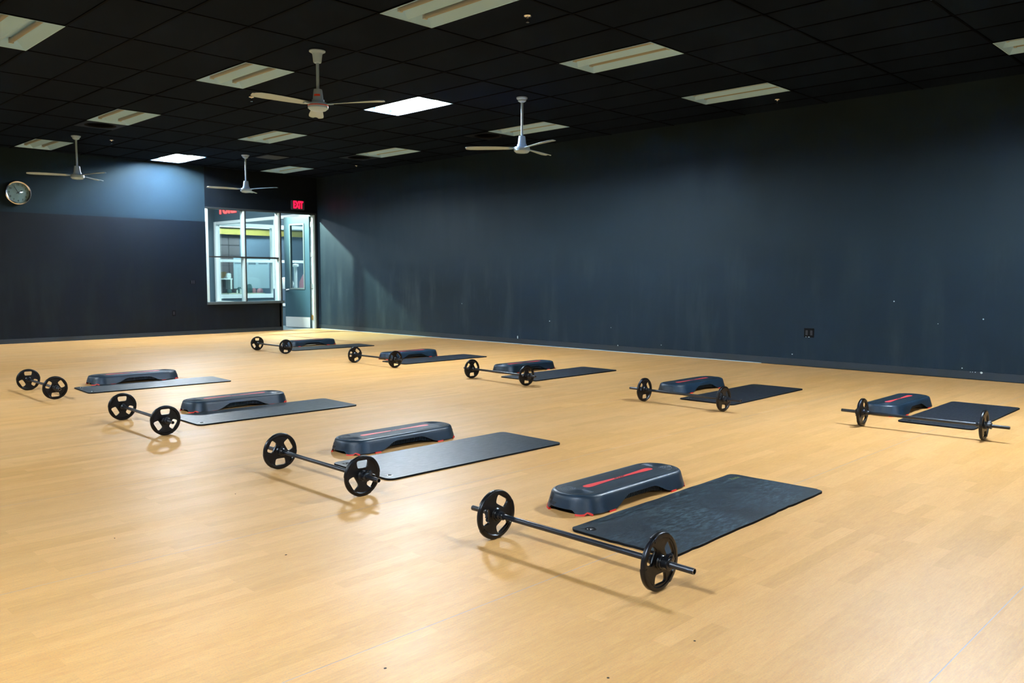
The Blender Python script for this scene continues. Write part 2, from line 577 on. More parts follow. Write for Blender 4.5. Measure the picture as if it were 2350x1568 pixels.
# right wall (very slightly out of square, as measured)
def yr(x): return -0.065 * (1 - x / 15.0)
wr = MB()
wr.v = [(-0.02, yr(0), 0), (RX, yr(RX), 0), (RX, 0.35, 0), (-0.02, 0.35, 0),
        (-0.02, yr(0), ZC + 0.2), (RX, yr(RX), ZC + 0.2), (RX, 0.35, ZC + 0.2), (-0.02, 0.35, ZC + 0.2)]
wr.f = [(3, 2, 1, 0), (4, 5, 6, 7), (0, 1, 5, 4), (1, 2, 6, 5), (2, 3, 7, 6), (3, 0, 4, 7)]
wall_r = wr.build('wall_right', M['wall_r'], smooth=0)
tag(wall_r, kind='structure')
for (x, z, r, e) in ((13.437, 0.94, .009, 1), (14.491, 0.746, .009, 1), (6.672, 0.126, .013, 2.6), (7.468, 0.459, .010, 1), (14.498, 0.092, .016, 1),
                  (14.278, 0.133, .008, 1), (8.998, 0.106, .012, 1), (12.07, 0.161, .009, 1), (14.43, .094, .006, 1), (14.40, .094, .005, 1),
                  (14.375, .094, .005, 1), (5.13, 0.72, .007, 1), (9.86, .163, .007, 1), (13.98, .67, .005, 1), (8.85, .40, .006, 1)):
    n = 7
    prof = [(x + r * math.cos(2 * PI * k / n + x) * random.uniform(.7, 1.1), z + e * r * math.sin(2 * PI * k / n + x) * random.uniform(.7, 1.1)) for k in range(n)]
    yy = yr(x)
    if z < 0.1: yy -= 0.012
    c = MB().loops([[(a, yy - 0.0008, b) for a, b in prof], [(a, yy + 0.002, b) for a, b in prof]], cap_first=True, cap_last=True)
    c.build('paint_chip', M['chip'], wall_r, smooth=0)
# baseboard right
bb = MB()
def strip(x0, x1, z0, z1, d0, d1, m_=None):
    m_ = m_ or MB()
    b = len(m_.v)
    m_.v += [(x0, yr(x0) - d0, z0), (x1, yr(x1) - d0, z0), (x1, yr(x1) + .001, z0), (x0, yr(x0) + .001, z0),
             (x0, yr(x0) - d1, z1), (x1, yr(x1) - d1, z1), (x1, yr(x1) + .001, z1), (x0, yr(x0) + .001, z1)]
    m_.f += [tuple(b + q for q in f) for f in ((3, 2, 1, 0), (4, 5, 6, 7), (0, 1, 5, 4), (1, 2, 6, 5), (2, 3, 7, 6), (3, 0, 4, 7))]
    return m_
bb = strip(0, RX, 0.008, 0.10, 0.012, 0.008)
bbr = bb.build('baseboard_right', M['base'], smooth=0)
tag(bbr, kind='structure')
strip(0.1, 11.6, 0.0, 0.008, 0.014, 0.012).build('caulk_line', M['caulk'], bbr, smooth=0)

# left wall with the window and door opening
WY0, WY1 = -2.87, -1.04       # window bay
DY0, DY1 = -1.04, -0.12       # door bay
TOP = 2.765
T_ = 0.16
wl = MB()
wl.box(-T_, RY, 0, 0, WY0, 2.44)
wl.box(-T_, WY0, 0, 0, WY1, 0.66)
wl.box(-T_, WY0, TOP, 0, 0.0, ZC + 0.2)
wl.box(-T_, DY1 + 0.02, 0, 0, 0.0, TOP)
wall_l = wl.build('wall_left', M['wall_l'], smooth=0)
tag(wall_l, kind='structure')
MB().box(-T_, RY, 2.44, -0.012, WY0, ZC + 0.2).build('upper_wall_band', M['wall_up'], wall_l, smooth=0)
bbl = MB().box(0, RY, 0, 0.012, WY1 - 0.03, 0.085).build('baseboard_left', M['base'], bevel=0.003)
tag(bbl, kind='structure')
# walls behind the camera
wb = MB().box(RX, RY, 0, RX + 0.15, 0.1, ZC + 0.2).build('wall_back', M['wall_r'], smooth=0)
tag(wb, kind='structure')
wf = MB().box(-0.15, RY - 0.15, 0, RX + 0.15, RY, ZC + 0.2).build('wall_front', M['wall_r'], smooth=0)
tag(wf, kind='structure')

# window
wn = empty('window_1')
tag(wn, kind='structure')
def wbox(name, m, par, *a, bevel=0.003):
    return MB().box(*a).build(name, M[m], par, smooth=0, bevel=bevel)
fx0, fx1 = -0.13, 0.012
wbox('frame_head', 'frame_d', wn, -0.15, WY0, 2.725, 0.02, DY1 + 0.02, TOP)
wbox('window_sill', 'sill', wn, -0.15, WY0 - 0.01, 0.64, 0.045, WY1 + 0.02, 0.695)
wbox('window_jamb', 'frame_w', wn, -0.15, WY0, 0.695, 0.008, WY0 + 0.055, 2.725)
wbox('mullion', 'frame_w', wn, -0.13, -1.995, 0.695, 0.0, -1.955, 2.725)
wbox('mullion', 'frame_d', wn, -0.02, -1.955, 0.695, 0.012, -1.928, 2.725)
wbox('mullion', 'frame_w', wn, -0.13, -1.125, 0.001, 0.0, -1.075, 2.725)
wbox('mullion', 'frame_d', wn, -0.02, -1.075, 0.0, 0.012, -1.045, 2.725)
wbox('glazing_bead', 'frame_w', wn, -0.12, WY0 + 0.075, 0.695, -0.085, WY0 + 0.095, 2.725)
wbox('transom', 'frame_d', wn, -0.10, WY0 + 0.055, 1.672, 0.012, -1.955, 1.70)
wbox('transom', 'frame_d', wn, -0.10, -1.93, 1.660, 0.012, -1.125, 1.70)
for y0, y1 in ((WY0 + 0.05, -1.99), (-1.955, -1.12)):
    for z0, z1 in ((0.695, 1.665), (1.70, 2.725)):
        p = MB().box(-0.062, y0, z0, -0.056, y1, z1).build('window_pane', M['glass'], wn, smooth=0)

# door
dr = empty('door_1')
tag(dr, kind='structure')
wbox('door_jamb', 'frame_w', dr, -0.15, DY1 - 0.075, 0, 0.0, DY1 - 0.02, 2.725)
wbox('door_jamb', 'frame_d', dr, -0.10, DY1 - 0.02, 0, 0.012, DY1 + 0.02, 2.725)
wbox('threshold', 'steel', dr, -0.16, -1.045, 0, 0.0, DY1 - 0.02, 0.006, bevel=0.001)
LW, LH = 0.86, 2.70
leaf = bpy.data.objects.new('door_leaf', None)
def leaf_holes():
    # leaf in local coords: x along width from the hinge, z up, thickness in y
    outer = [(0, 0.012), (LW, 0.012), (LW, LH), (0, LH)]
    vy0, vy1, vz0, vz1 = 0.20, 0.64, 0.98, 2.50
    me = curve_mesh([outer, [(vy0, vz0), (vy1, vz0), (vy1, vz1), (vy0, vz1)]], 0.022)
    me.transform(Matrix.Rotation(PI / 2, 4, 'X'))
    return me, (vy0, vy1, vz0, vz1)
me, (a0, a1, b0, b1) = leaf_holes()
lf = link('door_leaf', me, M['door'], dr, 0)
ang = rad(78)
# hinge at (-0.07, DY1-0.09); leaf points from hinge towards -y then swung to -x
lf.location = (-0.10, DY1 - 0.10, 0)
lf.rotation_euler = (0, 0, rad(-90) - ang)
vf = MB()
for s in (-1, 1):
    yb = s * 0.022
    y0, y1 = min(yb, yb + s * 0.010), max(yb, yb + s * 0.010)
    vf.box(a0 - 0.035, y0, b0 - 0.035, a1 + 0.035, y1, b0)
    vf.box(a0 - 0.035, y0, b1, a1 + 0.035, y1, b1 + 0.035)
    vf.box(a0 - 0.035, y0, b0, a0, y1, b1)
    vf.box(a1, y0, b0, a1 + 0.035, y1, b1)
vf.build('vision_frame', mat('pale_vision_frame', (0.11, 0.15, 0.16), 0.45), lf, smooth=0)
MB().box(a0, -0.003, b0, a1, 0.003, b1).build('pane', M['glass'], lf, smooth=0)
kp = MB()
for s in (-1, 1):
    y0, y1 = sorted((s * 0.0222, s * 0.0245))
    kp.box(0.012, y0, 0.02, LW - 0.012, y1, 0.27)
kp.build('kick_plate', M['kick'], lf, smooth=0)
h = MB()
for s in (-1, 1):
    h.cyl((LW - 0.07, s * 0.022, 0.93), (LW - 0.07, s * 0.030, 0.93), 0.032, 20)
    h.cyl((LW - 0.07, s * 0.030, 0.93), (LW - 0.07, s * 0.065, 0.93), 0.011, 12)
    h.cyl((LW - 0.05, s * 0.062, 0.93), (LW - 0.20, s * 0.068, 0.935), 0.017, 12, 0.013)
h.cyl((LW - 0.07, 0.060, 0.93), (LW - 0.07, 0.085, 0.93), 0.030, 14, 0.022)
h.build('lever_handle', M['chrome'], lf)
for z, mm in ((0.27, 'brass'), (1.03, 'steel'), (1.78, 'steel'), (2.5, 'steel')):
    MB().box(-0.13, DY1 - 0.096, z - 0.055, -0.035, DY1 - 0.074, z + 0.055).cyl(
        (-0.05, DY1 - 0.088, z - 0.06), (-0.05, DY1 - 0.088, z + 0.06), 0.011, 10).build('hinge', M[mm], dr)

# ------------------------------------------------------------------ beyond the window: hallway and office
HX = -5.3
hall = MB()
hall.box(-9.6, -6.0, -0.1, -0.0, 5.0, 0.0)
tag(hall.build('hallway_floor', M['hall_floor'], smooth=0), kind='structure')
tag(MB().box(-9.6, -6.2, 3.75, -T_, 5.0, 3.85).build('hallway_ceiling', M['hall_grey'], smooth=0), kind='structure')
tag(MB().box(-9.6, -6.2, 0, -T_, -6.0, 3.75).build('hallway_side_wall', M['hall_blue'], smooth=0), kind='structure')
# partition along y = 0 (glazed, with solid header carrying red letters)
pz = empty('hallway_partition')
tag(pz, kind='structure')
y0_, y1_ = -0.06, 0.04
MB().box(HX, y0_, 2.80, -T_, y1_, 3.75).build('header', M['hall_blue'], pz, smooth=0)
MB().box(HX, y0_, 0, -T_, y1_, 0.50).build('knee_wall', M['hall_blue'], pz, smooth=0)
wbox('rail', 'hall_white', pz, HX, y0_ - .02, 2.72, -T_, y1_, 2.80)
wbox('rail', 'hall_white', pz, HX, y0_ - .03, 0.50, -T_, y1_, 0.56)
wbox('post', 'hall_white', pz, HX + .005, y0_ - .035, 0, HX + 0.10, y1_ - .005, 2.796)
wbox('post', 'hall_white', pz, -2.00, y0_ - .035, 0, -1.92, y1_ - .005, 2.796)
MB().box(HX + .1, -0.012, 0.56, -2.00, -0.006, 2.72).build('pane', M['glass'], pz, smooth=0)
MB().box(-1.92, -0.012, 0.56, -T_, -0.006, 2.72).build('pane', M['glass'], pz, smooth=0)
lt = text_mesh('FORE', 0.40, 0.015, 'LEFT', offset=0.010)
lt.transform(Matrix.Translation((HX + 0.35, y0_ - 0.02, 3.13)) @ Matrix.Rotation(PI / 2, 4, 'X'))
tag(link('sign_lettering', lt, M['redletter'], None, 0), 'red raised sign letters on the blue-grey header seen through the window top', 'sign')
# far partition along x = HX behind the glass
pf = empty('office_partition')
tag(pf, kind='structure')
xa, xb = HX - 0.10, HX
MB().box(xa, -6.0, 2.80, xb, 5.0, 3.75).build('header', M['hall_blue'], pf, smooth=0)
MB().box(xa, -6.0, 0, xb, 5.0, 0.62).build('knee_wall', M['hall_blue'], pf, smooth=0)
MB().box(xa, -6.0, 0.62, xb, -0.10, 2.80).build('side_panel', M['hall_blue'], pf, smooth=0)
for z0, z1 in ((2.70, 2.80), (1.67, 1.75), (0.62, 0.74)):
    wbox('rail', 'hall_white', pf, xa - .01, -0.08, z0, xb + .03, 5.0, z1)
for y in (-0.03, 1.76, 3.2, 4.6):
    wbox('post', 'hall_white', pf, xa - .005, y - 0.04, 0.615, xb + .036, y + 0.04, 2.796)
for ya, yb in ((0.01, 1.72), (1.80, 3.16), (3.24, 4.56)):
    for z0, z1 in ((0.74, 1.67), (1.75, 2.70)):
        MB().box(xa + .04, ya, z0, xa + .046, yb, z1).build('pane', M['glass'], pf, smooth=0)
# office back wall: block masonry at the left, plain paint at the right
bw = MB().box(-7.6, -1.5, 0, -7.5, 5.0, 3.75).build('wall_office', M['joint'], smooth=0)
tag(bw, kind='structure')
blk = MB().box(0, 0.006, 0.006, 0.03, 0.394, 0.314).build('block', M['block'], bw, smooth=0, bevel=0.004)
blk.location = (-7.5, -0.55, 0)
first = True
for r in range(10):
    for k in range(6):
        if first:
            first = False
            continue
        o = bpy.data.objects.new('block', blk.data)
        C.objects.link(o)
        o.parent = bw
        o.location = (-7.5, -0.55 + 0.4 * k, 0.32 * r)
MB().box(-7.5, 1.82, 0, -7.46, 5.0, 3.75).build('painted_panel', M['hall_grey'], bw, smooth=0)
MB().box(-7.5, -1.5, 2.58, -7.36, 5.0, 2.78).build('yellow_beam', M['yellow_band'], bw, smooth=0)
wbox('light_strip', 'hall_white', bw, -7.5, -1.5, 2.80, -7.30, 5.0, 2.92)
tag(MB().box(-9.6, 4.9, 0, -T_, 5.0, 3.75).build('wall_hall_end', M['hall_grey'], smooth=0), kind='structure')

# ------------------------------------------------------------------ hallway things
def hall_light(x, y, sx, sy, label):
    t = empty('hallway_light', (x, y, 3.745))
    tag(t, label, 'ceiling light', 'hallway ceiling lights')
    MB().box(-sx / 2 - .03, -sy / 2 - .03, -0.06, sx / 2 + .03, sy / 2 + .03, 0).build('housing', M['hall_white'], t, smooth=0)
    MB().box(-sx / 2, -sy / 2, -0.075, sx / 2, sy / 2, -0.058).build('diffuser', M['hall_lamp'], t, smooth=0)
hall_light(-2.3, -2.2, 0.30, 1.6, 'long hallway ceiling light nearest the gym window')
hall_light(-3.9, -2.8, 0.6, 1.2, 'hallway ceiling light beside the far partition')
hall_light(-3.0, 2.2, 0.6, 2.4, 'ceiling light in the glazed room behind the door')
hall_light(-6.4, 1.6, 0.6, 2.4, 'ceiling light over the office with the whiteboard')
# added unseen spotlight that throws the slanting beam onto the gym's right wall
sl = empty('added_hallway_spot', (-1.6, -2.0, 3.745))
tag(sl, 'added unseen spotlight on the hallway ceiling aimed into the gym', 'spotlight')
MB().cyl((0, 0, 0), (0, 0, -0.08), 0.02, 10).cyl((-0.10, -0.04, -0.05), (0.02, 0.0, -0.12), 0.05, 14).build('added_spot_housing', M['hall_white'], sl)
ld = bpy.data.lights.new('beam', 'SPOT')
ld.energy = 480
ld.color = (0.72, 1.0, 0.86)
ld.spot_size = rad(75)
ld.spot_blend = 0.5
ld.shadow_soft_size = 0.05
lo_ = bpy.data.objects.new('beam', ld)
C.objects.link(lo_)
lo_.parent = sl
lo_.location = (0.07, 0.02, -0.14)
lo_.rotation_euler = (Vector((2.2, 0.0, 1.2)) - Vector((-1.53, -1.98, 3.6))).to_track_quat('-Z', 'Y').to_euler()
wbd = empty('whiteboard', (-7.10, 2.06, 1.31))
tag(wbd, 'large white board with dark headings hanging on the office wall behind the window', 'whiteboard')
MB().box(-0.012, -0.66, -0.43, 0.012, 0.57, 0.55).build('board_panel', M['board'], wbd, smooth=0)
for yc, n_, hh_ in ((-0.48, 8, 0.035), (-0.02, 7, 0.075), (0.36, 9, 0.035)):
    # headings too blurred to read: a run of small dark marks
    hd = MB()
    for k in range(n_):
        y_ = yc + (k - n_ / 2) * 0.036
        hd.box(0.0122, y_, 0.36 - hh_ / 2, 0.0135, y_ + 0.026, 0.36 + hh_ / 2)
    hd.build('heading', M['board_ink'], wbd, smooth=0)
MB().box(-0.25, -0.25, 0.50, 0.0, 0.25, 0.52).build('support_bracket', M['steel'], wbd, smooth=0)
sh = empty('wall_shelf', (-7.2, 0.90, 1.18))
tag(sh, 'small pale shelf with end bracket on the block wall left of the white board', 'shelf')
MB().box(-0.27, -0.15, -0.02, 0.05, 0.49, 0.02).build('shelf_board', M['hall_white'], sh, smooth=0)
MB().box(-0.27, 0.42, -0.32, 0.05, 0.47, -0.02).build('bracket', M['hall_white'], sh, smooth=0)
bk = empty('basket', (-7.18, 0.99, 1.20))
tag(bk, 'brown bowl-shaped basket with a yellow cloth on the wall shelf', 'basket')
MB().lathe([(0.001, 0.0), (0.10, 0.0), (0.17, 0.09), (0.20, 0.20), (0.185, 0.20), (0.15, 0.09), (0.001, 0.02)], 20).build('bowl', M['brown_bag'], bk)
MB().box(-0.03, -0.18, 0.12, 0.05, 0.06, 0.17, Matrix.Rotation(rad(-35), 4, 'X')).build('yellow_cloth', M['yellow_bag'], bk, bevel=0.02)
tag(MB().box(-7.30, 1.24, 1.20, -7.18, 1.37, 1.36).build('mug', M['hall_white'], bevel=0.02), 'small white box beside the basket on the wall shelf', 'box')
tag(MB().box(-7.47, 0.84, 0.86, -7.42, 0.98, 1.14).cyl((-7.44, 0.94, 0.87), (-7.44, 0.94, 0.74), 0.03, 8).build('wall_phone', M['hall_white'], bevel=0.01), 'white wall telephone on the block wall below the shelf', 'telephone')
dk = empty('counter', (-6.6, 1.25, 0))
tag(dk, 'cream topped counter cluttered with small things behind the window', 'counter')
MB().box(-0.35, -0.45, 0.68, 0.35, 0.75, 0.74).build('counter_top', M['cream'], dk, smooth=0)
MB().box(-0.32, -0.42, 0, 0.32, 0.72, 0.68).build('cabinet', M['hall_blue'], dk, smooth=0)
items = [(-0.42, 'teal', .10, .17, 'dark teal pot nearest the left end of the counter'), (-0.26, 'hall_white', .035, .16, 'short white bottle in front of the dark pots on the counter'),
         (-0.12, 'hall_white', .04, .20, 'taller white bottle in front of the dark pots on the counter'), (0.01, 'teal', .10, .27, 'dark teal bag in the middle of the counter'),
         (0.21, 'hall_grey', .075, .33, 'grey crumpled bag at the top of the counter clutter'), (0.44, 'teal', .12, .40, 'tall dark teal backpack below the white board'),
         (0.64, 'pink', .08, .22, 'small red pouch under the white board edge'), (0.90, 'pink', .13, .20, 'dull pink bag at the right end of the counter')]
for (y, mm, r, hh, lb) in items:
    o = MB().lathe([(0.001, 0), (r * .7, 0), (r * .78, hh * .3), (r * .7, hh * .7), (r * .45, hh * .95), (0.001, hh)], 12,
                   Matrix.Diagonal((0.8, 1, 0.72, 1))).build('counter_bag' if r > .06 else 'bottle', M[mm])
    o.location = (-6.36 if r < .06 else -6.62, 1.33 + y * 0.78, 0.74)
    tag(o, lb, 'bottle' if r < .06 else 'bag', 'things on the hallway counter')
# machine seen through the door's glass
gm = empty('rack_post', (-3.6, 1.49, 0.04))
tag(gm, 'white upright post of a training machine seen through the door glass', 'post')
MB().cyl((0, 0, 0), (0, 0, 1.5), 0.045, 12).build('post_tube', M['hall_white'], gm)
MB().lathe([(0.001, 1.5), (0.09, 1.5), (0.09, 1.56), (0.001, 1.58)], 14).build('post_cap', M['hall_white'], gm)
MB().lathe([(0.001, -0.04), (0.08, -0.04), (0.08, -0.01), (0.05, 0.01)], 16).build('post_foot', M['hall_white'], gm)
tag(MB().lathe([(0.001, 0), (0.16, 0.02), (0.20, 0.5), (0.17, 1.1), (0.06, 1.32), (0.001, 1.35)], 16).build('punch_bag', M['pink'], None), 'dull purple-pink padded bag seen through the door glass', 'bag')
bpy.data.objects['punch_bag'].location = (-3.6, 1.80, 0)
kb = MB().lathe([(0.001, 0), (0.22, 0.0), (0.25, 0.16), (0.2, 0.3), (0.001, 0.34)], 14).build('white_bin', M['hall_white'])
kb.location = (-4.4, 1.62, 0.90)
tag(kb, 'rounded white tub on a stand seen low in the door glass', 'tub')
st_ = MB().box(-4.65, 1.37, 0, -4.15, 1.87, 0.90).build('stand', M['hall_grey'], bevel=0.01)
tag(st_, 'grey block stand carrying the rounded white tub behind the door', 'stand')

# ================================================================== THINGS IN THE GYM
# ---- recessed twin-tube lights
def fixture_proto(lit):
    t = empty('ceiling_light')
    hw, hl = 0.292, 0.598
    prof = [(-hw, 0.0), (-0.235, 0.045), (-0.185, 0.082), (-0.105, 0.082), (-0.055, 0.045), (0.0, 0.008)]
    prof = prof + [(-y, z) for y, z in reversed(prof[:-1])]
    def xe(z): return hl - 0.075 * (z / 0.082)
    b = MB()
    n = len(prof)
    for s in (-1, 1):
        for y, z in prof: b.v.append((s * xe(z), y, z))
    for k in range(n - 1): b.f.append((k, k + 1, n + k + 1, n + k))
    for s in (0, 1):
        o = len(b.v)
        x = (-1 if s == 0 else 1) * hl
        for y, z in prof: b.v.append((x, y, 0.0005))
        for k in range(n - 1):
            b.f.append((s * n + k, s * n + k + 1, o + k + 1, o + k))
    b.build('reflector', M['troffer'], t, smooth=0, fix=False)
    fr = MB()
    fw = 0.3035
    fl_ = 0.608
    fr.box(-fl_, -fw, -0.002, fl_, -hw, 0.002).box(-fl_, hw, -0.002, fl_, fw, 0.002)
    fr.box(-fl_, -hw, -0.002, -hl, hw, 0.002).box(hl, -hw, -0.002, fl_, hw, 0.002)
    fr.build('trim_frame', M['troffer'], t, smooth=0)
    hs = MB()
    hs.box(-fl_, -fw, 0.095, fl_, fw, 0.10).box(-fl_, -fw, 0.003, fl_, -fw + 0.004, 0.1).box(-fl_, fw - 0.004, 0.003, fl_, fw, 0.1)
    hs.box(-fl_, -fw, 0.003, -fl_ + 0.004, fw, 0.1).box(fl_ - 0.004, -fw, 0.003, fl_, fw, 0.1)
    hs.build('housing', M['holder'], t, smooth=0)
    for y in (-0.145, 0.145):
        tb = MB()
        T = Matrix.Translation((-0.515, y, 0.052)) @ ROTX
        tb.lathe([(0.0001, 0), (0.023, 0.002), (0.023, 1.028), (0.0001, 1.03)], 14, T)
        tb.build('lamp_tube', M['tube_on' if lit else 'tube_off'], t)
        for s in (-1, 1):
            MB().box(s * 0.515 - 0.012, y - 0.022, 0.028, s * 0.515 + 0.012, y + 0.022, 0.082).build('lamp_holder', M['holder'], t, smooth=0)
    return t
protos = {False: fixture_proto(False), True: fixture_proto(True)}
used = {False: False, True: False}
LBL = {
    (0, 0): 'unlit twin-tube troffer cut off by the top edge, both beige tubes visible',
    (-6, -4): 'unlit troffer in the top left corner, cut off by the left edge',
    (-6, 0): 'unlit troffer just left of the big foreground ceiling fan',
    (-12, 0): 'unlit troffer with a round air vent beside it, above the left wall fan',
    (-18, 0): 'small unlit troffer at the far left above the wall clock',
    (-18, 4): 'lit troffer glaring white against the upper left wall',
    (-12, 4): 'unlit troffer between the two lit ones, above the fan over the window',
    (-6, 4): 'big lit troffer glaring white in the middle of the ceiling beside the fan blade',
    (0, 4): 'largest unlit troffer right of the top centre of the photo',
    (6, 4): 'lit troffer just peeking in at the top right edge of the photo',
    (-18, 8): 'farthest unlit troffer near the corner, above the exit sign',
    (-12, 8): 'unlit troffer right of and behind the lit middle one, round vent at its left',
    (-6, 8): 'unlit troffer passing behind the pole of the right-hand fan',
    (0, 8): 'unlit troffer over the right wall with a sprinkler under its right end',
    (6, 8): 'unlit troffer cut off by the right edge of the photo'}
for (i, j), lit in LIGHTS.items():
    loc = (gx(i + 1), gy(j + 0.5), ZC)
    if not used[lit]:
        o = protos[lit]
        o.location = loc
        used[lit] = True
    else:
        o = dup(protos[lit], loc)
    lb = LBL.get((i, j), 'lit troffer outside the frame, ' + {(18, 4): 'past the right edge near the right wall', (-18, -10): 'beside the left wall at the far left',
        (-6, -10): 'left of the photographer', (6, -10): 'overhead just behind the photographer', (18, -10): 'behind the photographer by the back wall'}.get((i, j), 'far off'))
    tag(o, lb, 'ceiling light', 'recessed ceiling lights' if (i, j) in LBL else 'recessed ceiling lights outside the frame')

# ---- round air diffusers
def vent_proto():
    t = empty('air_vent')
    h = U / 2 - 0.013
    sq = [(-h, -h), (h, -h), (h, h), (-h, h)]
    ci = [(0.23 * math.cos(2 * PI * k / 32), 0.23 * math.sin(2 * PI * k / 32)) for k in range(32)]
    link('face_panel', curve_mesh([sq, ci], 0.004), mat('dark_vent_panel', (0.006, 0.010, 0.018), 0.5, spec=0.1), t, 0)
    MB().lathe([(0.23, 0.0), (0.225, 0.06), (0.16, 0.12), (0.0001, 0.125)], 32).build('throat', M['hole'], t)
    r = MB()
    for rr, z in ((0.19, 0.02), (0.14, 0.035), (0.09, 0.05)):
        r.lathe([(rr, z - 0.015), (rr - 0.035, z + 0.02), (rr - 0.037, z + 0.019), (rr - 0.003, z - 0.016)], 28, closed_prof=True)
    r.build('diffuser_cone', M['tbar'], t)
    return t
vp = vent_proto()
for k, ((i, j), lb) in enumerate((((-13, 0), 'round air vent under the left end of the troffer above the left fan'),
                                  ((-7, 8), 'round air vent left of the troffer behind the right-hand fan pole'),
                                  ((-13, 8), 'round air vent at the left end of the troffer right of the lit one'))):
    loc = (gx(i + 0.5), gy(j + 0.5), ZC)
    o = vp if k == 0 else dup(vp)
    o.location = loc
    tag(o, lb, 'air vent', 'round ceiling air vents')

# ---- sprinklers
def sprinkler_proto():
    t = empty('sprinkler')
    MB().lathe([(0.0001, 0), (0.038, -0.001), (0.034, -0.008), (0.014, -0.012), (0.012, -0.02), (0.0001, -0.02)], 18).build('escutcheon', M['chrome'], t)
    MB().cyl((0, 0, -0.018), (0, 0, -0.055), 0.006, 8).box(-0.014, -0.002, -0.055, -0.010, 0.002, -0.018).box(0.010, -0.002, -0.055, 0.014, 0.002, -0.018).build('frame_arm', M['chrome'], t)
    MB().lathe([(0.0001, -0.055), (0.017, -0.055), (0.017, -0.058), (0.0001, -0.059)], 14).build('deflector', M['chrome'], t)
    return t
spp = sprinkler_proto()
for k, (x, y, lb) in enumerate(((12.146, -5.592, 'sprinkler head nearest the camera, right of the troffer at the top edge'),
                                (7.211, -5.641, 'sprinkler head at the left blade tip of the foreground fan'),
                                (2.27, -5.605, 'sprinkler head between the left wall fan and the lit troffer'),
                                (12.097, -0.70, 'sprinkler head near the right wall under a troffer end'),
                                (2.571, -0.72, 'farthest sprinkler head in the back corner'),
                                (7.353, -0.62, 'sprinkler head just left of the right-hand fan motor'))):
    o = spp if k == 0 else dup(spp)
    o.location = (x, y, ZC + 0.002)
    tag(o, lb, 'sprinkler', 'ceiling sprinkler heads')

# ---- ceiling fans
def fan(x, y, phi, label, drop, sticker):
    t = empty('ceiling_fan', (x, y, ZC))
    tag(t, label, 'ceiling fan', 'white three-blade ceiling fans')
    if sticker:
        cp = [(0.0001, 0.0), (0.085, 0), (0.084, -0.010), (0.060, -0.022), (0.052, -0.035), (0.042, -0.115), (0.036, -0.122), (0.0001, -0.122)]
    else:
        cp = [(0.0001, 0.0), (0.074, 0), (0.072, -0.018), (0.055, -0.030), (0.052, -0.048), (0.030, -0.062), (0.0001, -0.064)]
    MB().lathe(cp, 28).build('canopy', M['fan'], t)
    MB().cyl((0, 0, -0.06), (0, 0, -drop), 0.0155, 14).build('downrod', M['fan'], t)
    mo = MB().lathe([(0.0001, -drop + .02), (0.042, -drop + .02), (0.046, -drop + 0.0), (0.055, -drop - 0.085), (0.064, -drop - 0.088),
                     (0.066, -drop - 0.115), (0.058, -drop - 0.118), (0.0001, -drop - 0.118)], 28).build('motor_neck', M['fan'], t)
    zc = -drop - 0.118
    MB().lathe([(0.0001, zc), (0.095, zc - 0.003), (0.104, zc - 0.016), (0.106, zc - 0.055), (0.080, zc - 0.078), (0.0001, zc - 0.090)], 32).build('motor_disc', M['fan'], t)
    MB().lathe([(0.1055, zc - 0.026), (0.1075, zc - 0.028), (0.1075, zc - 0.033), (0.1055, zc - 0.035)], 32).build(
        'trim_band', M['redlabel'] if sticker else M['fan'], t)
    if sticker:
        T = Matrix.Translation((0, 0, -drop - 0.04))
        MB().lathe([(0.0525, -0.028), (0.0505, 0.006)], 10, T, rad(44.33 - 90 - 38), rad(44.33 - 90 + 38)).build('sticker', M['redlabel'], t)
    zb = zc - 0.020
    for k in range(3):
        a = rad(phi + 120 * k)
        R = Matrix.Rotation(a, 4, 'Z')
        b = MB()
        st = []
        for r, w0, tw, dz in ((0.10, .030, 0.10, 0), (0.16, .045, .18, .0), (0.3, .058, .18, .001), (0.45, .070, .15, .001), (0.60, .080, .12, 0), (0.69, .078, .10, -.001), (0.735, .055, .09, -.002), (0.745, .030, .09, -.003)):
            lo, up = [], []
            for u in (-1, -0.5, 0, 0.5, 1):
                yy = u * w0
                cz = 0.010 * (1 - u * u)
                lo.append((r, yy, zb + dz + cz + yy * tw))
                up.append((r, yy, zb + dz + cz + yy * tw + 0.003))
            st.append([R @ Vector(p) for p in lo + up[::-1]])
        b.loops(st, cap_first=True, cap_last=True)
        b.build('fan_blade', M['fan_blade'], t, smooth=50)
        MB().box(0.085, -0.018, zb - 0.004, 0.17, 0.018, zb + 0.002, R).build('blade_iron', M['fan'], t, smooth=0)
    return t
A0 = 44.33
fan(9.771, -6.275, A0 + 225, 'large foreground white ceiling fan with a red sticker on its neck', 0.415, True)
fan(9.747, -3.150, A0 + 180, 'right-hand white ceiling fan in front of the dark right wall', 0.52, False)
fan(2.304, -6.192, A0 + 208, 'far left white ceiling fan above the wall clock', 0.52, False)
fan(2.311, -3.131, A0 + 216, 'farthest white ceiling fan, above the window', 0.52, False)

